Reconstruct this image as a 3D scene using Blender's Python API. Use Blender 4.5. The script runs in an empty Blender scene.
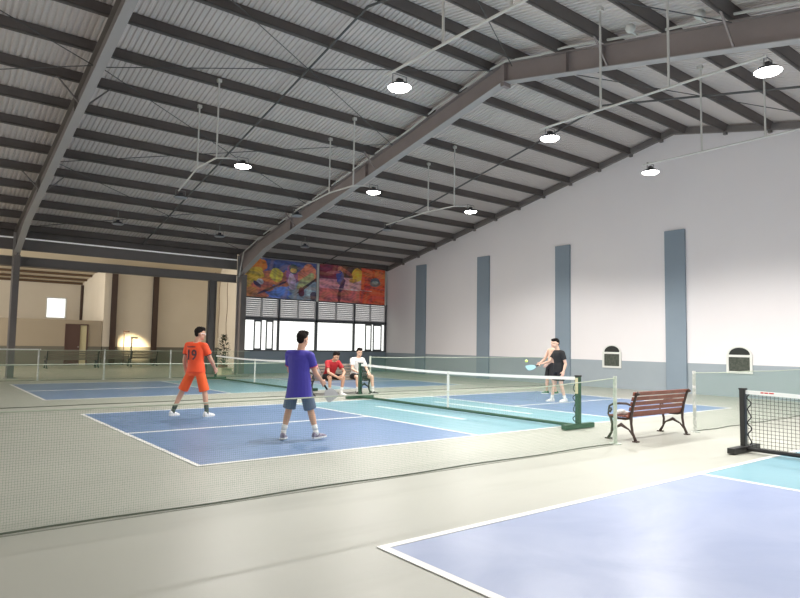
import bpy, bmesh, math, random
from mathutils import Vector, Matrix
random.seed(7)
S = bpy.context.scene
COL = S.collection
PI = math.pi

# ------------------------------------------------------------------ materials
def mat(name, col, rough=.6, metal=0., noise=None, bump=None, spec=.5, emit=None, alpha=None):
    """noise=(scale, amount, second colour)  bump=(scale, strength)"""
    m = bpy.data.materials.new(name); m.use_nodes = True
    nt = m.node_tree; b = nt.nodes['Principled BSDF']
    c = (*col, 1)
    b.inputs['Base Color'].default_value = c
    b.inputs['Roughness'].default_value = rough
    b.inputs['Metallic'].default_value = metal
    b.inputs['Specular IOR Level'].default_value = spec
    if emit:
        b.inputs['Emission Color'].default_value = (*emit[0], 1)
        b.inputs['Emission Strength'].default_value = emit[1]
    tc = nt.nodes.new('ShaderNodeTexCoord')
    if noise:
        n = nt.nodes.new('ShaderNodeTexNoise'); n.inputs['Scale'].default_value = noise[0]
        n.inputs['Detail'].default_value = 5; n.inputs['Roughness'].default_value = .6
        n.inputs['Distortion'].default_value = noise[3] if len(noise) > 3 else 0
        nt.links.new(tc.outputs['Object'], n.inputs['Vector'])
        r = nt.nodes.new('ShaderNodeValToRGB')
        r.color_ramp.elements[0].position = .35; r.color_ramp.elements[1].position = .35 + noise[1]
        r.color_ramp.elements[0].color = c; r.color_ramp.elements[1].color = (*noise[2], 1)
        nt.links.new(n.outputs['Fac'], r.inputs['Fac'])
        nt.links.new(r.outputs['Color'], b.inputs['Base Color'])
    if bump:
        n2 = nt.nodes.new('ShaderNodeTexNoise'); n2.inputs['Scale'].default_value = bump[0]
        nt.links.new(tc.outputs['Object'], n2.inputs['Vector'])
        bp = nt.nodes.new('ShaderNodeBump'); bp.inputs['Strength'].default_value = bump[1]
        bp.inputs['Distance'].default_value = .01
        nt.links.new(n2.outputs['Fac'], bp.inputs['Height'])
        nt.links.new(bp.outputs['Normal'], b.inputs['Normal'])
    return m

M = {}
def floor_material():
    m = mat('floor_paint', (.395,.40,.355), .42, noise=(.35,.45,(.46,.465,.41),.6), bump=(40,.05))
    nt = m.node_tree; b = nt.nodes['Principled BSDF']
    # long scuffs over the painted concrete
    tc = nt.nodes.new('ShaderNodeTexCoord'); mp = nt.nodes.new('ShaderNodeMapping')
    mp.inputs['Scale'].default_value = (.25,1.6,1); mp.inputs['Rotation'].default_value = (0,0,.12)
    n = nt.nodes.new('ShaderNodeTexNoise'); n.inputs['Scale'].default_value = 1.2; n.inputs['Detail'].default_value = 8
    r = nt.nodes.new('ShaderNodeValToRGB'); r.color_ramp.elements[0].position=.55; r.color_ramp.elements[1].position=.75
    r.color_ramp.elements[0].color=(0,0,0,1); r.color_ramp.elements[1].color=(.45,.45,.45,1)
    mx = nt.nodes.new('ShaderNodeMixRGB'); mx.inputs['Color2'].default_value=(.30,.305,.26,1)
    src = b.inputs['Base Color'].links[0].from_socket
    nt.links.new(tc.outputs['Object'], mp.inputs['Vector']); nt.links.new(mp.outputs['Vector'], n.inputs['Vector'])
    nt.links.new(n.outputs['Fac'], r.inputs['Fac']); nt.links.new(r.outputs['Color'], mx.inputs['Fac'])
    nt.links.new(src, mx.inputs['Color1']); nt.links.new(mx.outputs['Color'], b.inputs['Base Color'])
    return m
M['floor'] = floor_material()
M['blue'] = mat('court_blue', (.135,.22,.40), .38, noise=(.7,.4,(.165,.255,.44),1.2), bump=(60,.04))
M['blue2'] = mat('court_blue_glare', (.25,.31,.50), .36, noise=(.8,.35,(.33,.39,.57),1.5), bump=(60,.04))  # court blue paled to put in the foreground glare and overexposure
M['teal'] = mat('court_teal', (.185,.365,.445), .38, noise=(.8,.4,(.22,.415,.485),1.2), bump=(60,.04))
M['line'] = mat('court_line_white', (.80,.80,.78), .45)
M['pale_line'] = mat('pale_line_mottled', (.74,.80,.80), .5, noise=(5,.25,(.55,.68,.68)))  # whitish floor marks, uneven in tone
M['joint'] = mat('floor_joint', (.22,.23,.19), .7)
M['wall'] = mat('white_wall_paint', (.83,.80,.815), .75, noise=(.5,.5,(.80,.77,.79)))
M['wains'] = mat('grey_blue_wall_paint', (.32,.37,.41), .65, noise=(1,.5,(.35,.40,.44)))
M['pil'] = mat('grey_blue_pilaster_paint', (.225,.285,.345), .6, noise=(1,.5,(.245,.305,.365)))
M['annex'] = mat('cream_wall_paint', (.70,.64,.545), .8, noise=(.6,.5,(.65,.59,.49)))
M['annexw'] = mat('olive_wainscot_paint', (.17,.165,.135), .7)
M['steel'] = mat('grey_steel_paint', (.165,.15,.145), .5, noise=(2,.5,(.195,.175,.165)))
M['steelb'] = mat('mauve_grey_steel_paint', (.30,.255,.245), .5, noise=(1.5,.5,(.25,.215,.21)))
M['flange'] = mat('pale_flange_paint', (.40,.38,.375), .5)
M['purlin'] = mat('dark_purlin_steel', (.115,.10,.095), .55, noise=(1.5,.5,(.145,.128,.12)))
M['sheet'] = mat('roof_sheet', (.66,.60,.575), .5, noise=(.4,.5,(.60,.545,.52)))
M['rod'] = mat('rod_steel', (.10,.10,.10), .6)
M['pipe'] = mat('white_conduit', (.60,.59,.56), .5)
M['lampbody'] = mat('lamp_black', (.04,.04,.045), .5)
M['lampgrey'] = mat('lamp_bracket_grey', (.25,.25,.25), .5)
M['lens'] = mat('lamp_lens_lit', (1,1,1), .4, emit=((1,.98,.94), 25))
M['lensoff'] = mat('lamp_lens_unlit', (.30,.31,.33), .3)
M['frame'] = mat('window_frame_steel', (.10,.11,.125), .5)
M['louver'] = mat('louver_grey', (.55,.55,.57), .5)
M['white'] = mat('white_paint', (.72,.73,.70), .5)
M['dark'] = mat('dark_glassy', (.012,.015,.013), .6)
M['mesh'] = mat('window_mesh', (.045,.055,.045), .8, noise=(14,.3,(.09,.10,.08)))
M['netgreen'] = mat('green_netting', (.12,.29,.17), .8)
M['rope'] = mat('pale_rope', (.52,.58,.48), .8)
M['postg'] = mat('chipped_green_white_post', (.62,.66,.60), .6, noise=(9,.35,(.36,.46,.36)))
M['ropedark'] = mat('dark_ground_rope', (.13,.16,.12), .8)
M['postw'] = mat('chipped_white_post', (.72,.72,.69), .6, noise=(12,.12,(.45,.48,.44)))
M['green'] = mat('dark_green_metal', (.02,.07,.04), .45)
M['black'] = mat('black_metal', (.014,.014,.014), .4)
M['netblack'] = mat('black_net_cord', (.02,.02,.02), .8)
M['tape'] = mat('white_net_tape', (.84,.84,.82), .6)
M['red'] = mat('red_print', (.6,.03,.03), .5)
M['wood'] = mat('bench_wood', (.20,.065,.042), .5, noise=(7,.4,(.27,.10,.07)))
M['iron'] = mat('cast_iron_brown', (.055,.032,.026), .45)
M['irondark'] = mat('cast_iron_dark', (.02,.02,.022), .45)
M['skin'] = mat('skin', (.56,.32,.22), .55)
M['skinp'] = mat('pale_skin', (.68,.44,.33), .55)
M['hair'] = mat('hair_black', (.012,.009,.008), .8, bump=(60,.6), spec=.15)
M['eye'] = mat('eye_dark', (.02,.015,.012), .3)
M['lip'] = mat('lips', (.42,.16,.13), .5)
M['orange'] = mat('orange_jersey', (.86,.085,.02), .7, bump=(9,.5))
M['orange2'] = mat('orange_shorts', (.90,.115,.02), .7, bump=(9,.5))
M['print'] = mat('dark_print', (.07,.012,.02), .6)
M['blueshirt'] = mat('blue_jersey', (.045,.035,.31), .7, bump=(9,.5))
M['piping'] = mat('red_piping', (.45,.05,.10), .6)
M['greyshorts'] = mat('grey_blue_shorts', (.10,.13,.21), .7, bump=(9,.4))
M['blackcloth'] = mat('black_cloth', (.012,.012,.014), .8, bump=(9,.4))
M['redshirt'] = mat('red_shirt', (.42,.012,.02), .7, bump=(9,.4))
M['whiteshirt'] = mat('white_shirt', (.74,.73,.72), .7, bump=(9,.4))
M['sock'] = mat('white_sock', (.75,.75,.74), .8)
M['sockd'] = mat('dark_sock', (.07,.085,.075), .8)
M['shoew'] = mat('white_shoe', (.78,.78,.78), .5)
M['shoed'] = mat('purple_grey_shoe', (.10,.08,.14), .5, noise=(25,.2,(.3,.25,.33)))
M['shoeb'] = mat('black_shoe', (.02,.02,.022), .5)
M['shoeg'] = mat('green_shoe', (.03,.13,.06), .5)
M['glasses'] = mat('glasses_white', (.8,.8,.8), .3)
M['pad1'] = mat('paddle_pale_grey', (.52,.52,.50), .5)
M['pad2'] = mat('paddle_light_blue', (.24,.42,.48), .5)
M['ball'] = mat('yellow_green_ball', (.75,.90,.22), .5)
M['bag'] = mat('pale_grey_bag', (.36,.34,.34), .8)
M['bagp'] = mat('pink_cloth', (.55,.28,.26), .8)
M['doorb'] = mat('brown_door', (.10,.055,.045), .5)
M['cream'] = mat('cream_box_card', (.62,.57,.36), .7)
M['leaf'] = mat('dark_leaf', (.035,.055,.03), .7)
M['terra'] = mat('red_brown_plastic', (.22,.06,.03), .6)
M['beigepipe'] = mat('beige_hanging_cord', (.25,.15,.10), .7)
M['eave'] = mat('pale_strip_glow', (.8,.8,.8), .5, emit=((1,.98,.94), .22))  # glow put into the strip to imitate daylight at the eave
M['couch'] = mat('dark_bench_seat', (.20,.17,.14), .6)
def glass():
    m = bpy.data.materials.new('clear_window_glass'); m.use_nodes = True
    nt = m.node_tree; nt.nodes.clear()
    o = nt.nodes.new('ShaderNodeOutputMaterial'); t = nt.nodes.new('ShaderNodeBsdfTransparent')
    g = nt.nodes.new('ShaderNodeBsdfGlossy'); g.inputs['Roughness'].default_value = .05
    x = nt.nodes.new('ShaderNodeMixShader'); x.inputs['Fac'].default_value = .06
    t.inputs['Color'].default_value = (.96,.98,.98,1)
    nt.links.new(t.outputs[0], x.inputs[1]); nt.links.new(g.outputs[0], x.inputs[2]); nt.links.new(x.outputs[0], o.inputs[0])
    return m
M['glass'] = glass()

# ------------------------------------------------------------------ mesh helpers
class MB:
    def __init__(s): s.bm = bmesh.new()
    def _face(s, vs):
        try: s.bm.faces.new(vs)
        except ValueError: pass
    def box(s, x0, x1, y0, y1, z0, z1, T=None):
        c = [Vector((x, y, z)) for z in (z0, z1) for y in (y0, y1) for x in (x0, x1)]
        if T: c = [T @ v for v in c]
        v = [s.bm.verts.new(q) for q in c]
        for f in ((0,2,3,1),(4,5,7,6),(0,1,5,4),(2,6,7,3),(0,4,6,2),(1,3,7,5)): s._face([v[i] for i in f])
        return s
    def beam(s, a, b, w, h, up=(0,0,1)):
        """box along a->b, w sideways, h along up"""
        a, b = Vector(a), Vector(b); d = b-a; L = d.length; d.normalize()
        sd = d.cross(Vector(up)).normalized(); u = sd.cross(d)
        T = Matrix((( d.x, sd.x, u.x, a.x),(d.y, sd.y, u.y, a.y),(d.z, sd.z, u.z, a.z),(0,0,0,1)))
        return s.box(0, L, -w/2, w/2, -h/2, h/2, T)
    def loft(s, rings, cap=True):
        rs = [[s.bm.verts.new(p) for p in r] for r in rings]
        n = len(rs[0])
        for a, b in zip(rs, rs[1:]):
            for i in range(n): s._face([a[i], a[(i+1)%n], b[(i+1)%n], b[i]])
        if cap: s._face(list(reversed(rs[0]))); s._face(rs[-1])
        return s
    def tube(s, pts, r, n=8, rr=None):
        pts = [Vector(p) for p in pts]; rings = []
        rad = rr or [r]*len(pts)
        u = None
        for i, p in enumerate(pts):
            d = (pts[min(i+1, len(pts)-1)] - pts[max(i-1, 0)]).normalized()
            if u is None:
                u = d.orthogonal().normalized()
            else:
                u = (u - d*u.dot(d)).normalized()
            w = d.cross(u)
            rings.append([p + (u*math.cos(2*PI*k/n) + w*math.sin(2*PI*k/n))*rad[i] for k in range(n)])
        return s.loft(rings)
    def ball(s, c, r, sc=(1,1,1), seg=14, T=None):
        mm = Matrix.Translation(c) @ (T or Matrix.Identity(4)) @ Matrix.Diagonal((r*sc[0], r*sc[1], r*sc[2], 1))
        bmesh.ops.create_uvsphere(s.bm, u_segments=seg, v_segments=max(6, seg//2+2), radius=1, matrix=mm)
        return s
    def poly(s, pts, th):
        """prism: pts closed outline, th = thickness vector"""
        th = Vector(th); a = [s.bm.verts.new(Vector(p)) for p in pts]; b = [s.bm.verts.new(Vector(p)+th) for p in pts]
        n = len(a); s._face(list(reversed(a))); s._face(b)
        for i in range(n): s._face([a[i], a[(i+1)%n], b[(i+1)%n], b[i]])
        return s
    def build(s, name, m, parent=None, smooth=False, bevel=0, loc=None):
        bmesh.ops.recalc_face_normals(s.bm, faces=s.bm.faces)
        me = bpy.data.meshes.new(name)
        s.bm.to_mesh(me); s.bm.free()
        if smooth:
            for p in me.polygons: p.use_smooth = True
        o = bpy.data.objects.new(name, me); COL.objects.link(o)
        me.materials.append(m)
        if parent is not None:
            o.parent = parent
            if parent.type == 'EMPTY' or True:
                o.matrix_parent_inverse = Matrix.Identity(4)
        if loc: o.location = loc
        if bevel:
            md = o.modifiers.new('bevel', 'BEVEL'); md.width = bevel; md.segments = 2; md.limit_method = 'ANGLE'
        return o
def tag(o, label=None, cat=None, group=None, kind=None):
    if label: o['label'] = label
    if cat: o['category'] = cat
    if group: o['group'] = group
    if kind: o['kind'] = kind
    return o
def struct(name, mb, m, parent=None, **k):
    o = mb.build(name, m, parent, **k)
    if parent is None: o['kind'] = 'structure'
    return o
def thing(name, label, cat, loc=(0,0,0), rz=0, group=None):
    o = bpy.data.objects.new(name, None); o.empty_display_size = .2; COL.objects.link(o)
    o.location = loc; o.rotation_euler = (0,0,rz)
    return tag(o, label, cat, group)
def copy_tree(o, parent=None):
    c = o.copy(); COL.objects.link(c)
    if parent: c.parent = parent
    for ch in list(o.children): copy_tree(ch, c)
    return c

# ------------------------------------------------------------------ dimensions
XW = 17.3; YN = 19.43; XL = -16.5; YR = 3.45; YS = -12.6
SL = .21
def rz_(y): return 8.66 - SL*abs(y-YR)          # rafter top = purlin underside
# ------------------------------------------------------------------ shell
fl = MB(); fl.box(XL, XW+.2, YS-.2, 37.5, -.2, 0); struct('floor', fl, M['floor'])
# right gable wall (four arched openings are modelled as shallow recesses with dark mesh)
w = MB(); w.poly([(XW, YS, .99), (XW, YN+.2, .99), (XW, YN+.2, rz_(YN)+.2), (XW, YR, rz_(YR)+.2), (XW, YS, rz_(YS)+.2)], (.22,0,0))
wr = struct('wall_right', w, M['wall'])
w = MB().box(XW-.012, XW+.22, YS, YN+.2, 0, .99); struct('wall_right_wainscot', w, M['wains'])['kind'] = 'structure'
w = MB().box(XL, XW+.2, YS-.2, YS, 0, 5.6); struct('wall_back', w, M['wall'])
for i, (y0, y1) in enumerate(((16.2,16.93),(11.92,12.64),(7.66,8.34),(3.1,3.8),(-1.15,-.45),(-5.4,-4.7))):
    struct('trim_%d' % (i+1), MB().box(XW-.08, XW+.02, y0, y1, 0, 5.40), M['pil'], bevel=.01)
# arched windows
for i, yc in enumerate((5.87, 1.47)):
    # frame with opening: bottom, sides, mid, arch
    fr = MB(); x0, x1 = XW-.05, XW-.013
    x1 = XW+.01
    fr.box(x0, x1, yc-.38, yc+.38, .72, .79); fr.box(x0, x1, yc-.38, yc-.31, .79, 1.30); fr.box(x0, x1, yc+.31, yc+.38, .79, 1.30)
    fr.box(x0, x1, yc-.31, yc+.31, 1.22, 1.29)
    N = 16
    for k in range(N):
        a0, a1 = PI*k/N, PI*(k+1)/N
        q = [(x0+.025, yc+R_*math.cos(a), 1.29+R_*.72*math.sin(a)) for R_, a in ((.31,a0),(.36,a0),(.36,a1),(.31,a1))]
        fr.poly(q, (x1-x0-.025,0,0))
    wo = thing('window_%d' % (i+1), None, None, (0,0,0)); wo['kind'] = 'structure'
    fr.build('window_frame', M['white'], wo)
    MB().poly([(x0+.03, yc-.31, .79),(x0+.03, yc+.31, .79),(x0+.03, yc+.31, 1.22),(x0+.03, yc-.31, 1.22)], (.012,0,0)).build('insect_screen', M['mesh'], wo)
    MB().poly([(x0+.03, yc+.31*math.cos(PI*k/N), 1.29+.22*math.sin(PI*k/N)) for k in range(N+1)], (.012,0,0)).build('arched_pane', M['dark'], wo)

# far window wall between frame column and corner
wx0, wx1 = 9.12, XW
struct('wall_far', MB().box(wx0, wx1, YN, YN+.2, 0, 1.02), M['pil'])
ww = thing('window_3', None, None); ww['kind'] = 'structure'
def frame_bar(x0,x1,z0,z1,mb,y0=YN-.03,y1=YN+.08): mb.box(x0,x1,y0,y1,z0,z1)
fb = MB()
frame_bar(wx0,wx1,1.02,1.08,fb); frame_bar(wx0,wx1,2.44,2.58,fb); frame_bar(wx0,wx1,3.44,3.52,fb)
for xx, ww_ in ((9.16,.09),(13.02,.12),(10.98,.09),(15.24,.09),(17.24,.09)): frame_bar(xx-ww_/2,xx+ww_/2,1.08,3.44,fb)
frame_bar(12.96,13.08,3.52,5.3,fb)
fb.build('window_frame', M['frame'], ww)
# sliding sashes
for (a,b) in ((9.75,10.13),(10.35,10.72),(15.95,16.35),(16.45,17.0)):
    s_ = MB(); t = .055
    s_.box(a,a+t,YN-.01,YN+.03,1.08,2.44); s_.box(b-t,b,YN-.01,YN+.03,1.08,2.44)
    s_.box(a,b,YN-.01,YN+.03,1.08,1.15); s_.box(a,b,YN-.01,YN+.03,2.37,2.44)
    s_.build('sash', M['frame'], ww)
for (a,b) in ((9.2,10.94),(11.02,12.96),(13.08,15.2),(15.28,17.2)):
    MB().box(a,b,YN+.04,YN+.046,1.08,2.44).build('pane', M['glass'], ww)
# louvers
for (a,b) in ((9.2,10.1),(10.1,10.94),(11.02,12.0),(12.0,12.96),(13.08,14.15),(14.15,15.2),(15.28,16.25),(16.25,17.2)):
    l = MB()
    l.box(a, a+.035, YN-.02, YN+.06, 2.58, 3.44); l.box(b-.035, b, YN-.02, YN+.06, 2.58, 3.44)
    for k in range(9):
        z = 2.62 + k*.095
        T = Matrix.Translation((0, YN+.02, z)) @ Matrix.Rotation(.80, 4, 'X')
        l.box(a+.03, b-.03, -.058, .058, -.004, .004, T)
    l.build('louver', M['louver'], ww)
MB().box(wx0, wx1, YN+.02, YN+.18, 5.36, rz_(YN)+.2).build('lintel', M['wall'], ww)
MB().box(wx0, wx1, YN+.1, YN+.18, 3.52, 5.36).build('poster_backing', M['wall'], ww)

# posters: printed pictures as coloured cells (artwork colour only)
def poster(name, label, x0, x1, z0, z1, paint, nx=150, nz=70):
    me = bpy.data.meshes.new(name); vs = []; fs = []; cols = []
    for j in range(nz+1):
        for i in range(nx+1):
            vs.append((x0+(x1-x0)*i/nx, YN-.045, z0+(z1-z0)*j/nz))
    for j in range(nz):
        for i in range(nx):
            a = j*(nx+1)+i; fs.append((a, a+1, a+nx+2, a+nx+1)); cols.append(paint((i+.5)/nx, (j+.5)/nz))
    b = len(vs)
    vs += [(x0,YN-.02,z0),(x1,YN-.02,z0),(x1,YN-.02,z1),(x0,YN-.02,z1)]
    c0, c1, c2, c3 = 0, nx, (nz+1)*(nx+1)-1, nz*(nx+1)
    fs += [(b+3,b+2,b+1,b)]; cols += [(.3,.3,.3)]
    for A,B,Cc,D in ((b,b+1,c1,c0),(b+1,b+2,c2,c1),(b+2,b+3,c3,c2),(b+3,b,c0,c3)): fs.append((A,B,Cc,D)); cols.append((.5,.5,.5))
    me.from_pydata(vs, [], fs)
    at = me.color_attributes.new('art', 'FLOAT_COLOR', 'CORNER')
    for p, c in zip(me.polygons, cols):
        for li in p.loop_indices: at.data[li].color = (*c, 1)
    m = mat(name+'_print', (1,1,1), .5); nt = m.node_tree
    va = nt.nodes.new('ShaderNodeVertexColor'); va.layer_name = 'art'
    nt.links.new(va.outputs['Color'], nt.nodes['Principled BSDF'].inputs['Base Color'])
    me.materials.append(m); o = bpy.data.objects.new(name, me); COL.objects.link(o)
    return tag(o, label, 'poster', 'sports posters above the louvers')
def blobs(base, L):
    def f(u, v):
        c = base(u, v)
        wob = .018*math.sin(23*u+7*v)+.014*math.sin(31*v-11*u)
        for (cx, cy, rx, ry, ang, col) in L:
            du, dv = (u-cx)*2.1, (v-cy); ca, sa = math.cos(ang), math.sin(ang)
            x, y = du*ca+dv*sa, -du*sa+dv*ca
            if (x/rx)**2+(y/ry)**2 < 1+wob*8: c = col
        k = 1+.28*math.sin(57*u+3*math.sin(19*v))*math.sin(43*v+2*math.sin(31*u))+.25*math.sin(17*u+23*v+2*math.sin(13*v))
        h = .5+.5*math.sin(21*u-15*v+3*math.sin(9*u+4*v)); tint = ((.55,.30,.16) if h > .5 else (.14,.12,.20)); w_ = abs(h-.5)*.5
        return tuple(min(1, 1.45*(q*(1-w_)*k+t_*w_)) for q, t_ in zip(c, tint))
    return f
def base1(u, v):
    u += .03*math.sin(37*v+9*u); v += .03*math.sin(29*u)
    if v > .72: return (.06,.10,.30) if u > .22 else (.55,.16,.05)
    if u < .16: return (.50,.30,.06)
    if v < .32 and u > .3 and u < .62: return (.09,.18,.55)
    if u > .62 and v < .5: return (.22,.30,.40)
    return (.42,.13,.08)
p1 = blobs(base1, [(.2,.82,.2,.16,0,(.75,.20,.03)),(.14,.55,.25,.2,.6,(.62,.42,.05)),(.3,.42,.5,.13,.35,(.62,.20,.07)),(.42,.6,.2,.17,.2,(.60,.52,.08)),
    (.24,.3,.34,.13,-.1,(.50,.13,.10)),(.2,.4,.10,.07,0,(.5,.5,.6)),(.35,.25,.5,.03,.42,(.03,.02,.05)),(.16,.33,.14,.05,-.6,(.05,.03,.10)),
    (.47,.18,.25,.12,.3,(.10,.22,.62)),(.64,.62,.19,.28,0,(.30,.10,.25)),(.66,.8,.13,.12,0,(.05,.12,.12)),(.66,.76,.1,.06,0,(.65,.42,.12)),
    (.64,.45,.12,.22,.2,(.45,.35,.5)),(.86,.7,.3,.22,.6,(.70,.22,.14)),(.84,.5,.32,.12,.7,(.35,.38,.18)),(.86,.38,.42,.035,.62,(.02,.02,.03)),
    (.78,.2,.09,.12,0,(.10,.01,.03)),(.9,.22,.1,.1,0,(.35,.45,.5)),(.96,.12,.1,.12,0,(.06,.05,.09)),(.08,.12,.2,.12,0,(.5,.2,.08))])
poster('poster', 'left sports poster with orange, yellow and blue painted shapes and black curves', 9.2, 12.93, 3.50, 5.3, p1)
def base2(u, v):
    if v < .36: return (.55,.13,.13) if u < .6 else (.72,.09,.04)
    if u > .62: return (.74,.10,.03)
    if u < .3: return (.20,.02,.05) if v > .62 else (.62,.26,.34)
    return (.72,.36,.40) if v < .68 else (.10,.05,.03)
p2 = blobs(base2, [(.3,.88,.09,.1,0,(.62,.24,.12)),(.3,.66,.12,.22,.2,(.05,.07,.30)),(.2,.8,.22,.04,.1,(.35,.10,.14)),(.4,.84,.2,.05,-.5,(.45,.12,.08)),
    (.33,.45,.07,.2,-.35,(.08,.03,.08)),(.29,.15,.05,.16,0,(.14,.01,.02)),(.55,.78,.16,.2,0,(.75,.42,.04)),(.5,.62,.12,.06,0,(.6,.3,.05)),
    (.74,.85,.14,.12,0,(.80,.16,.06)),(.76,.6,.2,.12,.3,(.55,.07,.04)),(.84,.62,.17,.13,0,(.10,.13,.16)),(.84,.62,.12,.05,0,(.35,.40,.40)),
    (.72,.4,.09,.2,.3,(.60,.05,.03)),(.93,.85,.2,.1,0,(.82,.20,.06)),(.5,.36,.6,.012,0,(.8,.5,.5))])
poster('poster', 'right sports poster with a running player on a red court', 13.1, 17.12, 3.50, 5.34, p2)
tag(MB().box(12.955,13.06,YN-.06,YN-.028,3.46,5.34).build('poster_batten', M['white']), 'white vertical batten between the two posters', 'batten')
tag(MB().box(17.14,17.22,YN-.06,YN-.028,3.46,5.20).build('poster_batten', M['white']), 'white vertical batten between the red poster and the corner', 'batten')

# ------------------------------------------------------------------ roof
def sheet(y0, y1, name):
    mb = MB(); pitch = .125; x = XL
    prof = [(0,.0),(.035,.0),(.05,.028),(.085,.028),(.10,0)]
    xs = []
    while x < XW+.1:
        for dx, dz in prof: xs.append((x+dx, dz))
        x += pitch
    a = [mb.bm.verts.new((xx, y0, rz_(y0)+.25+dz)) for xx, dz in xs]
    b = [mb.bm.verts.new((xx, y1, rz_(y1)+.25+dz)) for xx, dz in xs]
    for i in range(len(xs)-1): mb.bm.faces.new([a[i], a[i+1], b[i+1], b[i]])
    o = mb.build(name, M['sheet']); o['kind'] = 'structure'
    md = o.modifiers.new('thick', 'SOLIDIFY'); md.thickness = .012; md.offset = 1
    return o
sheet(YR, YN+.45, 'ceiling'); sheet(YR, YS-.3, 'ceiling')
# purlins
def purlin(y, label, slope=1):
    z = rz_(y); mb = MB(); s = math.copysign(1, y-YR)
    T = Matrix.Translation((0, y, z)) @ Matrix.Rotation(-s*math.atan(SL), 4, 'X')
    mb.box(XL+.1, XW-.02, -.03, .03, 0.003, .245, T)     # web
    mb.box(XL+.1, XW-.02, -.03, .075, .003, .018, T)     # bottom lip
    mb.box(XL+.1, XW-.02, -.03, .075, .23, .245, T)
    o = mb.build('roof_purlin', M['purlin'])
    return tag(o, label, 'purlin', 'purlins under the roof sheets')
ordn = ['first','second','third','fourth','fifth','sixth','seventh','eighth','ninth','tenth','eleventh','twelfth','thirteenth']
ys = [19.2, 17.97, 16.75, 15.45, 14.15, 12.82, 11.52, 10.2, 8.9, 7.6, 6.3, 5.0, 3.85]
for k, y in enumerate(ys):
    purlin(y, 'dark roof purlin on the far slope, %s up from the window wall eave' % ordn[k])
for k, y in enumerate([3.02, 1.72, .42, -.9, -2.2, -3.5, -4.8, -6.1]):
    purlin(y, 'dark roof purlin on the near slope, %s down from the ridge' % ordn[k])
# strut line (mid bay tubes) and sag bars
def roofpt(x, y, dz=.10): return (x, y, rz_(y)+dz)
for x, nm in ((4.63,'middle of the bay between the two big frames'), (13.2,'middle of the bay beside the white gable wall')):
    mb = MB()
    allY = [19.2]+[YR]+[-8]
    mb.tube([roofpt(x,19.2,-.02), roofpt(x,YR,-.02)], .028, 6); mb.tube([roofpt(x,YR,-.02), roofpt(x,-6.1,-.02)], .028, 6)
    tag(mb.build('purlin_strut', M['rod']), 'thin dark strut line up the roof, '+nm, 'strut')
# cross bracing rods
def rod(a, b, lab):
    tag(MB().tube([a,b], .012, 5).build('bracing_rod', M['rod']), lab, 'rod', 'thin roof bracing rods')
nodes = [18.6, 13.1, 8.0, 3.75]
zn = ['lowest','middle','upper']
for k in range(3):
    rod(roofpt(.45,nodes[k],-.06), roofpt(8.8,nodes[k+1],-.06), 'thin bracing rod in the %s far-slope panel, rising to the second frame' % zn[k])
    rod(roofpt(.45,nodes[k+1],-.09), roofpt(8.8,nodes[k],-.09), 'thin bracing rod in the %s far-slope panel, rising to the first frame' % zn[k])
rod(roofpt(.45,3.1,-.06), roofpt(8.8,-2.2,-.06), 'thin bracing rod on the near slope, falling to the second frame')
rod(roofpt(.45,-2.2,-.15), roofpt(8.8,3.1,-.15), 'thin bracing rod on the near slope, rising to the second frame')
rod(roofpt(9,3.1,-.06), roofpt(17.1,-2.2,-.06), 'thin bracing rod on the near slope between second frame and gable wall')
rod(roofpt(-7.9,8.0,-.06), roofpt(.3,3.75,-.09), 'thin bracing rod left of the first frame, rising to the ridge')
rod(roofpt(-7.9,3.75,-.09), roofpt(.3,8.0,-.09), 'thin bracing rod left of the first frame, falling to it')
rod(roofpt(-7.9,13.1,-.06), roofpt(.3,8.0,-.06), 'thin bracing rod left of the first frame, from below')

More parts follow.
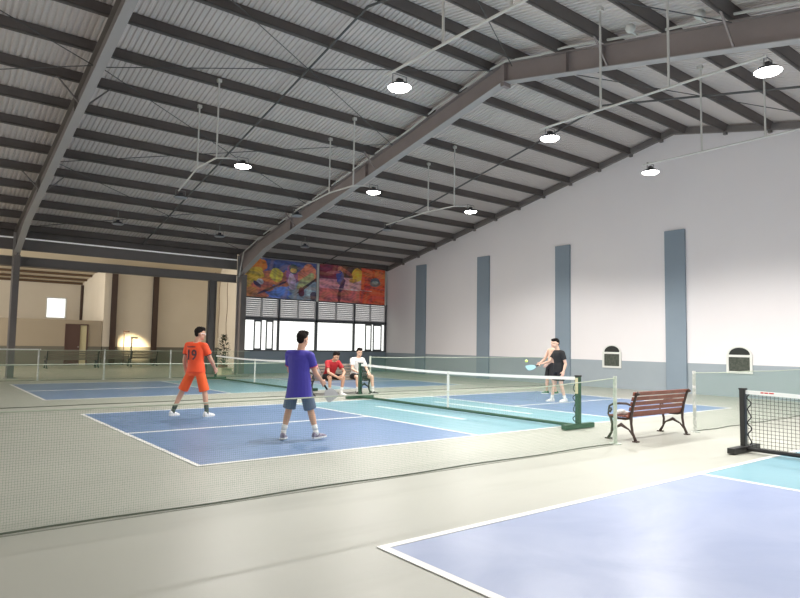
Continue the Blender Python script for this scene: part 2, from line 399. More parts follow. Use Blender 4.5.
# portal frames
def portal(x, label, mweb, mfl, full=True, wf=.125):
    t = thing('portal_frame', label, 'steel frame', (x,0,0), 0)
    def rafter(ya, yb, da, db):                     # ridge -> eave, depths
        z0, z1 = rz_(ya), rz_(yb)
        r = MB().poly([(-.012,ya,z0-.012),(-.012,yb,z1-.012),(-.012,yb,z1-db),(-.012,ya,z0-da)], (.024,0,0)).build('rafter', mweb, t)
        f = MB()
        L = math.hypot(yb-ya, z1-z0)
        f.beam((0,ya,z0-.01),(0,yb,z1-.01), 2*wf, .016); f.build('top_flange', mweb, r)
        f = MB().beam((0,ya,z0-da),(0,yb,z1-db), 2*wf, .018).build('bottom_flange', mfl, r)
        return r
    yk = YN-2.6
    r = rafter(YR, yk, .50, .52); 
    st = MB()
    r2 = rafter(yk, YN-.05, .52, .95)
    r3 = rafter(YR, -6.5, .50, .55); r4 = rafter(-6.5, YS+.1, .55, .95)
    # stiffener plates and fly braces
    for y in (YR+.02, YR-1.95, YR-2.9, 9.5, 14.6):
        s = 1
        MB().box(-wf+.01, wf-.01, y-.01, y+.01, rz_(y)-.49, rz_(y)-.02).build('stiffener', mweb, t)
    MB().poly([(-wf, YR+.06, rz_(YR)-.62),(-wf, YR-.06, rz_(YR)-.62),(-wf, YR-.06, rz_(YR)+.0),(-wf, YR+.06, rz_(YR)+.0)], (2*wf,0,0)).build('ridge_plate', mweb, t)
    for y in (14.15,8.9,.42,-2.2):
        for sx in (-1,1):
            MB().beam((sx*.10, y, rz_(y)-.5),(sx*.62, y, rz_(y)+.05), .035, .035, (0,1,0)).build('fly_brace', mweb, t)
    if full:
        for yy, s in ((YN-.05,-1),(YS+.1,1)):
            zt = rz_(yy)-.02; a, b = yy, yy+s*.48
            MB().poly([(-.012,a,0),(-.012,b,0),(-.012,b,zt-.9),(-.012,a,zt)], (.024,0,0)).build('column', mweb, t)
            c = MB().box(-wf,wf,min(b,b+s*.02),max(b,b+s*.02),0,zt-.88).build('column_flange', M['steel'], t)
            MB().box(-wf,wf,min(a,a+.02),max(a,a+.02),0,zt).build('column_flange', mfl, t)
            MB().box(-.2,.2,min(a,b)-.08,max(a,b)+.08,0,.025).build('base_plate', mfl, t)
    return t
portal(-8.1, 'grey steel portal frame left of the view', M['steel'], M['steel'])
portal(.26, 'grey steel portal frame nearest the left edge of the view', M['steel'], M['flange'], wf=.10)
portal(8.95, 'large mauve-grey steel portal frame crossing the middle of the roof', M['steelb'], M['flange'])
# gable channel
g = thing('gable_rafter', 'slim dark steel rafter along the top of the white gable wall', 'steel frame')
for ya, yb in ((YR, YN-.02),(YR, YS+.05)):
    MB().beam((XW-.07,ya,rz_(ya)+.10),(XW-.07,yb,rz_(yb)+.10), .13, .2).build('rafter', M['steel'], g)
for y in ys[1:]+[1.72,.42,-.9,-2.2]:
    MB().box(XW-.12,XW-.03,y-.05,y+.05,rz_(y)-.09,rz_(y)+.0).build('cleat', M['steel'], g)

# conduit following the middle frame
cp = []
for y, dz, dx in ((19.0,-1.1,-.2),(18.6,-.1,-.2),(16.8,.06,-.18),(13.6,.05,-.16),(12.9,.03,-.16),(9.0,.03,-.16),(7.0,-.02,-.16),(6.0,.06,-.16),(3.9,.03,-.16),(3.3,.0,-.16),(2.2,.0,-.16),(1.5,.07,-.16),(-1,.04,-.16),(-2,.09,-.16),(-5,.09,-.16)):
    cp.append((8.95+dx, y, rz_(y)+dz))
tag(MB().tube(cp, .028, 6).build('cable_conduit', M['pipe']), 'white cable conduit running along the top of the middle portal frame', 'conduit')
for i,(y) in enumerate((-.35,-1.75)):
    t = thing('loudspeaker', 'small white round loudspeaker on the middle frame, %s the ridge' % ('nearer' if i==0 else 'farther from'), 'loudspeaker', (8.5,y,rz_(y)+.04), 0, 'white loudspeakers on the middle frame'); t.scale = (.8,.8,.8)
    MB().tube([(0,0,0),(-.07,-.04,-.02),(-.17,-.10,-.05)], .05, 12, [.06,.085,.125]).build('horn', M['white'], t, smooth=True)
    MB().box(-.02,.31,-.02,.02,-.05,-.02).build('bracket', M['white'], t)
# eave gear on the far-left eave
tag(MB().box(-8,8.82,YN-.02,YN+.04,4.66,5.075).build('eave_beam', M['steel']), 'dark steel eave girt between the first and second frame columns', 'beam')
tag(MB().box(-7.9,8.8,YN-.02,YN+.02,5.078,5.13).build('glowing_eave_strip', M['eave']), 'narrow pale strip above the eave girt with an added glow', 'strip window')
tag(MB().box(-8,8.82,YN-.02,YN+.04,5.133,5.52).build('eave_closure', M['purlin']), 'dark closure board above the pale strip, under the roof edge', 'closure board')
b = thing('tie_beam', 'long grey steel tie beam below the eave on the open left side', 'beam')
MB().box(-8,8.82,YN-.09,YN+.09,4.07,4.09).build('flange', M['steel'], b)
MB().box(-8,8.82,YN-.09,YN+.09,4.40,4.42).build('flange', M['steel'], b)
MB().box(-8,8.82,YN-.01,YN+.01,4.09,4.40).build('web', M['steel'], b)
c = thing('steel_column', 'slim grey steel column under the tie beam beside the hanging cords', 'column', (7.72,YN,0))
MB().box(-.15,.15,-.01,.01,0,4.07).build('web', M['steel'], c)
MB().box(-.17,-.15,-.1,.1,0,4.07).build('flange', M['irondark'], c); MB().box(.15,.17,-.1,.1,0,4.07).build('flange', M['steel'], c)

# ------------------------------------------------------------------ annex beyond the left eave
YB = 31.0
struct('wall_annex', MB().box(6.0, 12.9, YB, YB+.2, 1.03, 5.7), M['annex'])
struct('wall_annex_wainscot', MB().box(6.0, 12.9, YB-.03, YB+.2, 0, 1.03), M['annexw'])
struct('wall_annex_side', MB().poly([(6.0,YB+.2,0),(6.0,37.4,0),(6.0,37.4,4.9),(6.0,YB+.2,5.65)], (.15,0,0)), M['annex'])
struct('wall_annex_far', MB().box(XL,4.05,36.8,37.0,0,5.2).box(4.05,5.1,36.8,37.0,0,2.75).box(4.05,5.1,36.8,37.0,3.95,5.2).box(5.1,6.0,36.8,37.0,0,5.2), M['annex'])
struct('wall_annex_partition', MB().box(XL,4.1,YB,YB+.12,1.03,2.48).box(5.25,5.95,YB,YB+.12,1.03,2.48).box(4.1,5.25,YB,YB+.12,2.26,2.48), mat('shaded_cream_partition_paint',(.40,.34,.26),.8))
struct('wall_annex_partition_wainscot', MB().box(XL,4.1,YB-.02,YB+.12,0,1.03).box(5.25,5.95,YB-.02,YB+.12,0,1.03), M['annexw'])
struct('wall_annex_right', MB().poly([(9.15,YN+.22,0),(12.75,YB,0),(12.75,YB,5.72),(9.15,YN+.22,7.15)],(.15,0,0)), M['annex'])
wn = thing('window_4', None, None); wn['kind']='structure'
MB().box(4.05,5.1,36.86,36.87,2.75,3.95).build('pane', M['glass'], wn)
MB().box(4.0,4.06,36.78,37.02,2.7,4.0).box(5.09,5.15,36.78,37.02,2.7,4.0).box(4.0,5.15,36.78,37.02,2.69,2.75).box(4.0,5.15,36.78,37.02,3.95,4.01).build('window_frame', M['white'], wn)
d = thing('door_1', None, None); d['kind']='structure'
MB().box(4.1,4.17,YB-.04,YB+.14,0,2.26).box(5.18,5.25,YB-.04,YB+.14,0,2.26).box(4.17,5.18,YB-.04,YB+.14,2.19,2.26).build('door_frame', M['doorb'], d)
lf = MB().box(4.17,4.85,YB-.02,YB+.03,.01,2.19).build('door_leaf', M['doorb'], d)
MB().ball((4.78,YB-.05,1.0),.03).build('handle', M['pipe'], lf)
MB().box(4.85,5.18,YB+.02,YB+.05,.01,2.19).build('door_panel', M['cream'], d)
# annex roof
def azr(y): return 5.62-.125*(y-YB)
rf = MB(); rf.poly([(XL,YN+.55,azr(YN+.55)+.12),(9.35,YN+.55,azr(YN+.55)+.12),(13.0,YB+.1,azr(YB+.1)+.12),(13.0,37.2,azr(37.2)+.12),(XL,37.2,azr(37.2)+.12)], (0,0,.04))
struct('ceiling', rf, mat('cream_annex_roof',(.70,.62,.50),.6))
for i,y in enumerate((31.6,32.9,34.2,35.5,36.7)):
    tag(MB().box(XL,5.98,y-.04,y+.04,azr(y)-.03,azr(y)+.108).build('annex_purlin', mat('brown_purlin',(.12,.075,.045),.6) if i==0 else bpy.data.materials['brown_purlin']),
        'brown annex roof purlin seen under the tie beam, %s from the front' % ordn[i], 'purlin', 'brown purlins of the annex roof')
c = MB().box(5.84,5.98,36.3,36.45,0,4.83); tag(c.build('annex_post', M['iron']), 'brown steel post in the far corner beside the bright annex window','post')
for x, lab in ((6.5,'narrow dark post on the cream wall beside the partition'),(8.79,'narrow dark post on the cream wall behind the single dark bench')):
    c = MB().box(x-.14,x+.14,YB-.24,YB-.22,0,5.6).box(x-.14,x+.14,YB-.05,YB-.035,0,5.6).box(x-.01,x+.01,YB-.22,YB-.05,0,5.6)
    tag(c.build('annex_post', M['iron']), lab, 'post')
# cords, plant, box in front of annex wall
for i,(x,y,zt,lab) in enumerate(((8.32,20.6,4.6,'left'),(8.66,20.9,4.6,'middle'),(9.0,20.8,4.5,'right'))):
    pts = [(x+.02*math.sin(k*1.3+i), y, zt-(zt-1.6)*k/9+0) for k in range(10)]
    tag(MB().tube(pts, .014, 5).build('hanging_cord', M['beigepipe']), lab+' brown cord of the three hanging beside the frame column', 'cord')
t = thing('potted_shrub', 'dark tall shrub in a tub behind the net left of the window wall', 'plant', (8.95,20.9,0))
MB().tube([(0,0,0),(0,0,.35)], .2, 12, [.17,.22]).build('pot', M['terra'], t)
lv = MB()
for k in range(260):
    z = .35+random.random()**.9*1.35; r = .26*math.sin(min(1,(z-.25)/1.5)*PI*.85+.3); a = random.random()*2*PI
    px, py = r*math.cos(a)*random.random()**.4, r*math.sin(a)*random.random()**.4
    T = Matrix.Translation((px,py,z)) @ Matrix.Rotation(a,4,'Z') @ Matrix.Rotation(-.9+random.random()*.6,4,'Y')
    lv.poly([T@Vector(q) for q in ((-.01,-.002,0),(.05,-.03,.01),(.13,0,0),(.05,.03,.01))], (0,0,.004))
lv.build('foliage', M['leaf'], t); MB().tube([(0,0,.3),(0.02,0,1.3)], .02, 6).build('stem', M['iron'], t)
t = thing('carton', 'small cream cardboard box on the floor behind the orange player', 'box', (8.2,19.0,0), .3)
MB().box(-.28,.28,-.2,.2,0,.3).build('body', M['cream'], t, bevel=.008)
MB().poly([(-.28,-.2,.302),(.28,-.2,.302),(.28,-.36,.26),(-.28,-.36,.26)], (0,0,.006)).build('flap', M['cream'], t)

# ------------------------------------------------------------------ courts
def court(x0, y0, blue, tag_, ext=1.0, wline=.06):
    """pickleball court: corner (x0,y0), 13.41 x 6.10; thin coats of paint"""
    L, W, K = 13.41, 6.10, 2.13
    xa, xb = x0+L/2-K, x0+L/2+K
    t = thing('court_surface', tag_, 'court', (0,0,0))
    z = .004
    MB().box(x0,xa,y0,y0+W,-.01,z).build('blue_end', blue, t); MB().box(xb,x0+L,y0,y0+W,-.01,z).build('blue_end', blue, t)
    MB().box(xa,xb,y0,y0+W,-.01,z).build('teal_kitchen', M['teal'], t)
    h = wline/2; z0, z1 = z-.001, z+.004
    for a,b,c_,d_,n in ((x0-h,x0+h,y0-h,y0+W+h,'baseline'),(x0+L-h,x0+L+h,y0-h,y0+W+h,'baseline'),(x0+h,x0+L-h,y0-h,y0+h,'sideline'),(x0+h,x0+L-h,y0+W-h,y0+W+h,'sideline'),
                    (xa-h,xa+h,y0+h,y0+W-h,'kitchen_line'),(xb-h,xb+h,y0+h,y0+W-h,'kitchen_line'),(x0+h,xa-h,y0+W/2-h,y0+W/2+h,'centre_line'),(xb+h,x0+L-h,y0+W/2-h,y0+W/2+h,'centre_line')):
        MB().box(a,b,c_,d_,z0,z1).build(n, M['line'], t)
    return t
cB = court(0, 0, M['blue'], 'blue and teal pickleball court where four people play')
MB().box(5.84,5.97,1.7,4.6,.003,.0085).build('pale_mark', M['pale_line'], cB)
MB().box(7.81,7.94,1.7,4.8,.003,.0085).build('pale_mark', M['pale_line'], cB)
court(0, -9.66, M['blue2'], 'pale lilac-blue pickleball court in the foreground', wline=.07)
court(-.1, 9.5, M['blue'], 'dark blue and teal pickleball court at the back, unlit')
# dark stained joint in the floor under the near netting
tag(MB().box(-14,5.6,-1.775,-1.745,-.01,.003).build('floor_joint', M['joint']), 'dark joint line in the floor under the near green netting', 'floor joint')
tag(MB().box(-14,5.6,7.93,7.97,-.01,.003).build('floor_joint', M['joint']), 'dark joint line in the floor under the back green netting', 'floor joint')

# ------------------------------------------------------------------ pickleball nets
def strands_grid(mb, a, b, zt, zb, step, r):
    """net between a and b (xy), zt(u), zb heights; square mesh of cord"""
    a, b = Vector((*a,0)), Vector((*b,0)); L = (b-a).length; d = (b-a)/L; sd = Vector((-d.y, d.x, 0))
    n = int(L/step)
    def strip(p, q, w):
        # flat-section 3 sided cord
        dd = (q-p).normalized(); u = sd; v = dd.cross(u)
        ring = lambda c: [c+(u*math.cos(2*PI*k/3)+v*math.sin(2*PI*k/3))*w for k in range(3)]
        mb.loft([ring(p), ring(q)], cap=False)
    for i in range(n+1):
        p = a+d*(L*i/n); strip(p+Vector((0,0,zb)), p+Vector((0,0,zt(i/n))), r)
    m = int((zt(0)-zb)/step)
    for j in range(m+1):
        prev = None
        K = 16
        for k in range(K+1):
            u = k/K; z = zb+(zt(u)-zb)*j/m
            p = a+d*(L*u)+Vector((0,0,z))
            if prev is not None: strip(prev, p, r)
            prev = p
def pnet(x, y0, y1, label, mframe, cord, logo=False, lacing=True):
    t = thing('pickleball_net', label, 'net', (x, (y0+y1)/2, 0))
    h = (y1-y0)/2
    sag = lambda u: .915-.055*math.sin(PI*u)
    nb = MB(); strands_grid(nb, (0,-h+.06), (0,h-.06), lambda u: sag(u)-.03, .09, .05, .0012 if not logo else .0030)
    n = nb.build('net_mesh', M['netblack'] if logo else cord, t)
    tp = MB(); K = 14
    for k in range(K):
        u0, u1 = k/K, (k+1)/K
        tp.poly([(-.011,-h+.04+(2*h-.08)*u0, sag(u0)-.055),(-.011,-h+.04+(2*h-.08)*u1, sag(u1)-.055),(-.011,-h+.04+(2*h-.08)*u1, sag(u1)),(-.011,-h+.04+(2*h-.08)*u0, sag(u0))], (.022,0,0))
    tape = tp.build('tape', M['tape'], t)
    for s in (-1,1):
        MB().box(-.045,.045,s*h-.035,s*h+.035,.06,.93).build('post', mframe, t, bevel=.006)
        MB().box(-.05,.05,s*h-.04,s*h+.04,.92,.945).build('post_cap', M['black'], t)
        f = MB().box(-.42,.42,s*h-.05,s*h+.05,.012,.095).build('foot', mframe, t, bevel=.01)
        
    MB().tube([(0,-h,.055),(0,h,.055)], .03, 8).build('bottom_tube', mframe, t)
    # centre support
    MB().box(-.014,.014,-.025,.025,.03,sag(.5)+.01).build('centre_strap', M['white'] if not logo else M['black'], t)
    if lacing:
        for s in (-1,1):
            pts = []
            for k in range(33):
                pts.append((.0+.012*math.cos(k*1.2), s*(h-.055-.028*(1+math.sin(k*.8))*.9), .12+.75*k/32))
            MB().tube(pts, .009, 5).build('lacing', M['black'], t)
    if logo:
        for i,(o_,w_) in enumerate(((0,.04),(.05,.05),(.11,.06))):
            MB().box(-.0135,-.0105,h-.24-o_-w_,h-.24-o_,.882,.90).build('logo_print', M['red'], tape)
    return t
pnet(6.705,-.35,6.45,'green framed pickleball net with white tape between the players', M['green'], M['netgreen'])
tn = [o for o in COL.objects if o.name.startswith('pickleball_net')][0]
MB().box(-.0465,-.0450,-3.43,-3.37,.62,.90).build('post_sticker', M['cream'], tn)
pnet(6.68,-10.1,-3.16,'black framed pickleball net on the near court at the right edge', M['black'], M['netblack'], logo=True).scale = (1,1,.955)
pnet(6.6,9.15,15.95,'unlit pickleball net on the dark back court', M['green'], M['netgreen'])

NR = .00062
# ------------------------------------------------------------------ green court netting on posts
def netting(pa, pb, zt, label, posts, pm, pr=.028, sag=0.):
    t = thing('court_netting', label, 'netting', ((pa[0]+pb[0])/2, pa[1], 0))
    cx, cy = t.location.x, t.location.y
    hz = lambda u: zt-sag*min(1,(1-u)/.10)
    mb = MB(); strands_grid(mb, (pa[0]-cx,0), (pb[0]-cx,0), lambda u: hz(u)-.01, .03, .019, NR)
    o = mb.build('net_mesh', M['netgreen'], t)
    L = pb[0]-pa[0]; K = 60
    MB().tube([(pa[0]-cx+L*k/K, 0, hz(k/K)-.012*abs(math.sin(PI*k/15))) for k in range(K+1)], .0075, 5).build('top_rope', M['rope'], t)
    MB().tube([(pa[0]-cx+L*k/K, .02*math.sin(k*.9), .012) for k in range(K+1)], .008, 5).build('bottom_rope', M['ropedark'], t)
    for x in posts:
        p_ = MB().tube([(x-cx,0,0),(x-cx,0,zt+.03)], pr, 10).build('post', pm, t)
        MB().tube([(x-cx,0,0),(x-cx,0,.012)], .09, 14).build('post_base', pm, p_)
    return t
netting((-13,-1.72),(5.73,-1.72), .985, 'green netting between near and middle courts, ending left of the wooden bench', [-13,-6.6,5.73], M['postg'], sag=.08)
netting((8.18,-1.70),(17.1,-1.70), 1.03, 'green netting running from right of the wooden bench to the gable wall', [8.18,17.05], M['postw'])
netting((-13,7.92),(5.73,7.92), .90, 'green netting behind the orange player, between middle and back courts', [-13,-6.6,5.73], M['postg'])
netting((8.07,7.92),(17.1,7.92), 1.05, 'green netting from beside the man in white to the gable wall', [8.07,17.05], M['postg'])
nt3 = netting((-13,17.3),(8.6,17.3), 1.05, 'farthest green netting with a white top rail behind the back court', [-13,-6,.88,2.97,5.34], M['postw'])
MB().tube([(-10.8,0,1.06),(3.14,0,1.06)], .022, 6).build('top_rail', M['white'], nt3)

# ------------------------------------------------------------------ garden benches with cast-iron ends
def bench(label, x0, x1, y, face=1, wood=None, iron=None, sc=(1,1)):
    """back at y, sitter faces face*Y"""
    wood = wood or M['wood']; iron = iron or M['iron']
    t = thing('garden_bench', label, 'bench', ((x0+x1)/2, y, 0), 0 if face == 1 else PI)
    h = (x1-x0)/2
    t.scale = (1,sc[0],sc[1])
    for sx in (-1,1):
        X = sx*(h-.06)
        e = MB()
        # rear leg + back upright (one curved casting), front leg, arm, seat rail
        e.tube([(X,-.10,.02),(X,-.03,.15),(X,.0,.30),(X,.0,.42),(X,-.04,.58),(X,-.12,.78),(X,-.17,.83),(X,-.20,.80)], .03, 8, [.028,.024,.026,.032,.028,.025,.03,.02])
        end = e.build('bench_end', iron, t, smooth=True)
        MB().tube([(X,.56,.02),(X,.48,.12),(X,.46,.26),(X,.50,.38)], .024, 8, [.03,.022,.024,.028]).build('front_leg', iron, end, smooth=True)
        MB().tube([(X,.0,.40),(X,.12,.375),(X,.3,.37),(X,.45,.39),(X,.52,.38)], .022, 8).build('seat_rail', iron, end, smooth=True)
        MB().tube([(X,-.05,.60),(X,.1,.635),(X,.28,.63),(X,.44,.61),(X,.53,.57),(X,.55,.50),(X,.51,.47),(X,.48,.51),(X,.50,.54)], .02, 8).build('arm_rest', iron, end, smooth=True)
        MB().tube([(X,.52,.38),(X,.56,.43),(X,.55,.50)], .018, 8).build('arm_support', iron, end, smooth=True)
        MB().tube([(X,-.05,.10),(X,.06,.20),(X,.16,.235),(X,.24,.27),(X,.32,.235),(X,.42,.20),(X,.50,.10)], .018, 8, [.018,.016,.022,.034,.022,.016,.018]).build('arched_brace', iron, end, smooth=True)
        MB().box(X-.04,X+.04,-.16,-.05,0,.02).build('foot', iron, end); MB().box(X-.04,X+.04,.5,.62,0,.02).build('foot', iron, end)
    for k in range(5):                                  # back slats
        f = k/4; z = .465+f*.345; yy = -.0-f*.125+.02
        T = Matrix.Translation((0,yy,z)) @ Matrix.Rotation(.33,4,'X')
        MB().box(-h,h,-.012,.014,-.034,.034,T).build('back_slat', wood, t, bevel=.006)
    for k in range(6):
        yy = .06+k*.083
        MB().box(-h,h,yy-.034,yy+.034,.405,.43).build('seat_slat', wood, t, bevel=.006)
    return t
bench('reddish-brown slatted garden bench between the two netting posts', 6.10, 7.78, -1.72, 1, sc=(.72,.91))
bench('dark slatted bench with two seated men at the middle court', 5.98, 8.0, 8.25, -1, M['couch'], M['irondark'])
bench('pale-topped dark bench on the left in front of the brown annex door', 2.6, 5.0, 27.0, 1, M['couch'], M['irondark'])
bench('dark bench right of the annex door, in front of the first dark post', 5.2, 7.0, 28.6, 1, M['couch'], M['irondark'])
bench('single dark bench beside the sunlit patch on the cream wall', 7.1, 8.6, 29.4, 1, M['couch'], M['irondark'])
tag(MB().tube([(0,0,0),(0,0,1.9)],.03,8).box(-.03,.28,-.03,.03,1.86,1.94).build('floor_stand', M['iron'], loc=(6.95,30.2,0)), 'thin brown floor stand beside the sunlit patch on the annex wall', 'stand')
# towel on the near bench
tw = MB(); 
for k in range(7):
    tw.ball((.05*math.cos(k*2.3), .045*math.sin(k*1.7), .03+.012*(k%3)), .045, (1.2,1,.7), 10)
tw = tw.build('crumpled_towel', M['whiteshirt'], smooth=True, loc=(6.22,-1.53,.392)); tag(tw,'small white crumpled towel on the seat of the wooden bench','towel')
# bag on the players' bench
t = thing('sports_bag', 'pale grey bag with a pink cloth on the bench beside the man in red', 'bag', (6.22,7.98,.43), .1)
MB().ball((0,0,.17),.17,(1.15,.85,1),16).build('body', M['bag'], t, smooth=True)
MB().ball((-.02,-.06,.33),.085,(1.1,1,.8),12).build('pink_cloth', M['bagp'], t, smooth=True)
MB().tube([(-.12,0,.3),(-.08,0,.40),(.08,0,.40),(.12,0,.3)],.012,6).build('handle', M['blackcloth'], t)

# ------------------------------------------------------------------ lamps
def lamp(name_label, x, y, z, lit, pw=1.):
    t = thing('high_bay_lamp', name_label, 'lamp', (x,y,z), 0, 'lit high bay lamps' if lit else 'unlit high bay lamps')
    MB().tube([(0,0,-.02),(0,0,.05)], .2, 20, [.21,.13]).build('housing', M['lampbody'], t, smooth=False)
    MB().tube([(0,0,-.05),(0,0,-.02)], .19, 20, [.165,.20]).build('lens', M['lens'] if lit else M['lensoff'], t)
    b = MB()
    b.tube([(-.15,0,.0),(-.15,0,.20),(.15,0,.20),(.15,0,.0)], .012, 6); b.build('bracket', M['lampgrey'], t)
    MB().box(-.05,.05,-.04,.04,.04,.13).build('driver', M['lampbody'], t)
    if lit:
        L = bpy.data.lights.new('lamp_light','SPOT'); L.energy = LAMP*pw; L.spot_size = math.radians(154); L.spot_blend = .35
        L.shadow_soft_size = .16; L.color = (1,.965,.91)
        o = bpy.data.objects.new('lamp_light', L); COL.objects.link(o); o.parent = t; o.location = (0,0,-.07)
    return t
LAMP = 1180
def ceil_z(y): return rz_(y)
def rail(x, y0, y1, drops, lab, z=5.97, pts=None):
    t = thing('lamp_pipe', lab, 'pipe', (x,y0,z))
    MB().tube([(a-x,b-y0,c-z) for a,b,c in (pts or [(x,y0,z),(x,y1,z)])], .022, 8).build('pipe', M['pipe'], t)
    for yy in drops:
        MB().tube([(0,yy-y0,0),(0,yy-y0,rz_(yy)-z+.12)], .022, 8).build('drop_pipe', M['pipe'], t)
        MB().box(-.05,.05,yy-y0-.05,yy-y0+.05,rz_(yy)-z+.06,rz_(yy)-z+.14).build('clamp', M['pipe'], t)
    return t
for X, who in ((3.5,'left'),(7.55,'middle'),(11.5,'right')):
    rail(X-.47, 7.55, 11.95, (7.55,8.85), 'white hanging pipe with two lamps, far half of the roof, %s of three' % who, 5.95, [(X+.18,7.45,6.02),(X-.1,7.47,5.99),(X-.47,7.55,5.95),(X-.47,8.85,5.97),(X+.1,11.95,6.03)])
    rail(X-.12, -3.3, 1.1, (-.36,-1.72), 'white hanging pipe with two lamps, near half of the roof, %s of three' % who)
    lx = X+.18
    lamp('lit lamp at the near end of the far-half hanging pipe, %s of three' % who, lx, 7.45, 5.86, True)
    lamp('unlit dark lamp at the far end of the far-half hanging pipe, %s of three' % who, lx, 12.0, 5.86, False)
    lamp('bright lamp at the far end of the near-half hanging pipe, %s of three' % who, lx, 1.08, 5.86, True)
    lamp('brightest lamp at the near end of the near-half hanging pipe, %s of three' % who, lx, -3.2, 5.86, True, .72)
for X, who in ((2.95,'left'),(6.7,'middle'),(10.5,'right')):
    t = lamp('unlit dark lamp hung low over the back court, %s of three' % who, X, 16.3, 5.55, False)
    MB().tube([(0,0,.2),(0,0,rz_(16.3)-5.55+.01)], .012, 6).build('drop_rod', M['lampgrey'], t)
for X in (3.68, 7.73, 11.68):       # unseen row added over the near court to light the foreground
    t = lamp('lit lamp added out of view over the near court', X, -7.6, 5.86, True, .6)
    MB().tube([(0,0,.2),(0,0,rz_(-7.6)-5.86+.01)], .012, 6).build('drop_rod', M['lampgrey'], t)

# ------------------------------------------------------------------ people
def ell_ring(c, ax, ay, rx, ry, n=16):
    return [c + ax*(rx*math.cos(2*PI*k/n)) + ay*(ry*math.sin(2*PI*k/n)) for k in range(n)]
def frameof(d, hint):
    d = d.normalized(); ax = (hint - d*hint.dot(d)).normalized(); ay = d.cross(ax); return ax, ay
def capsule(mb, a, b, ra, rb, n=12, round_=True):
    a, b = Vector(a), Vector(b); d = (b-a)
    ax, ay = frameof(d, Vector((.31,.87,.2)))
    mb.loft([ell_ring(a,ax,ay,ra,ra,n), ell_ring(b,ax,ay,rb,rb,n)])
    if round_: mb.ball(a, ra, seg=12); mb.ball(b, rb, seg=12)
def limb(mb, pts, radii):
    """tapered, muscled limb through pts"""
    P = [Vector(p) for p in pts]
    for (a,ra),(b,rb) in zip(zip(P,radii), list(zip(P,radii))[1:]): capsule(mb, a, b, ra, rb)
def remesh(o, vs=.008, sm=3):
    r = o.modifiers.new('remesh','REMESH'); r.mode = 'VOXEL'; r.voxel_size = vs; r.use_smooth_shade = True
    if sm:
        s = o.modifiers.new('smooth','SMOOTH'); s.iterations = sm; s.factor = .5
def lerp(a,b,t): return Vector(a)*(1-t)+Vector(b)*t

def hand(mb, wrist, elbow, palmdir, curl=.5, side=1, grip=None):
    """palm + four fingers + thumb. palmdir = direction the palm faces"""
    w = Vector(wrist); d = (w-Vector(elbow)).normalized()
    if grip is not None: d = (d*.6+Vector(grip).normalized()*.4).normalized()
    n = Vector(palmdir); n = (n-d*n.dot(d)).normalized(); s = d.cross(n)*side
    k = w+d*.085
    for o_ in (-.03,-.01,.012,.032):
        capsule(mb, w+s*o_*.6, k+s*o_, .017, .0135, 8)
    for o_, L in ((-.034,.062),(-.012,.074),(.011,.078),(.033,.07)):
        a = k+s*o_; c1 = curl*.7; 
        d1 = (d*math.cos(c1)+n*math.sin(c1)); b = a+d1*L*.45
        c2 = curl*1.9; d2 = d*math.cos(c2)+n*math.sin(c2); c = b+d2*L*.32
        c3 = curl*2.8; d3 = d*math.cos(c3)+n*math.sin(c3); e = c+d3*L*.25
        capsule(mb,a,b,.0100,.0092,8); capsule(mb,b,c,.0092,.0085,8); capsule(mb,c,e,.0085,.0078,8)
    t0 = w+d*.025+s*.028; t1 = t0+(d*.6+s*.7+n*.35).normalized()*.04; t2 = t1+(d*.9+s*.1+n*.5).normalized()*.032
    capsule(mb,t0,t1,.013,.0115,8); capsule(mb,t1,t2,.0115,.009,8)

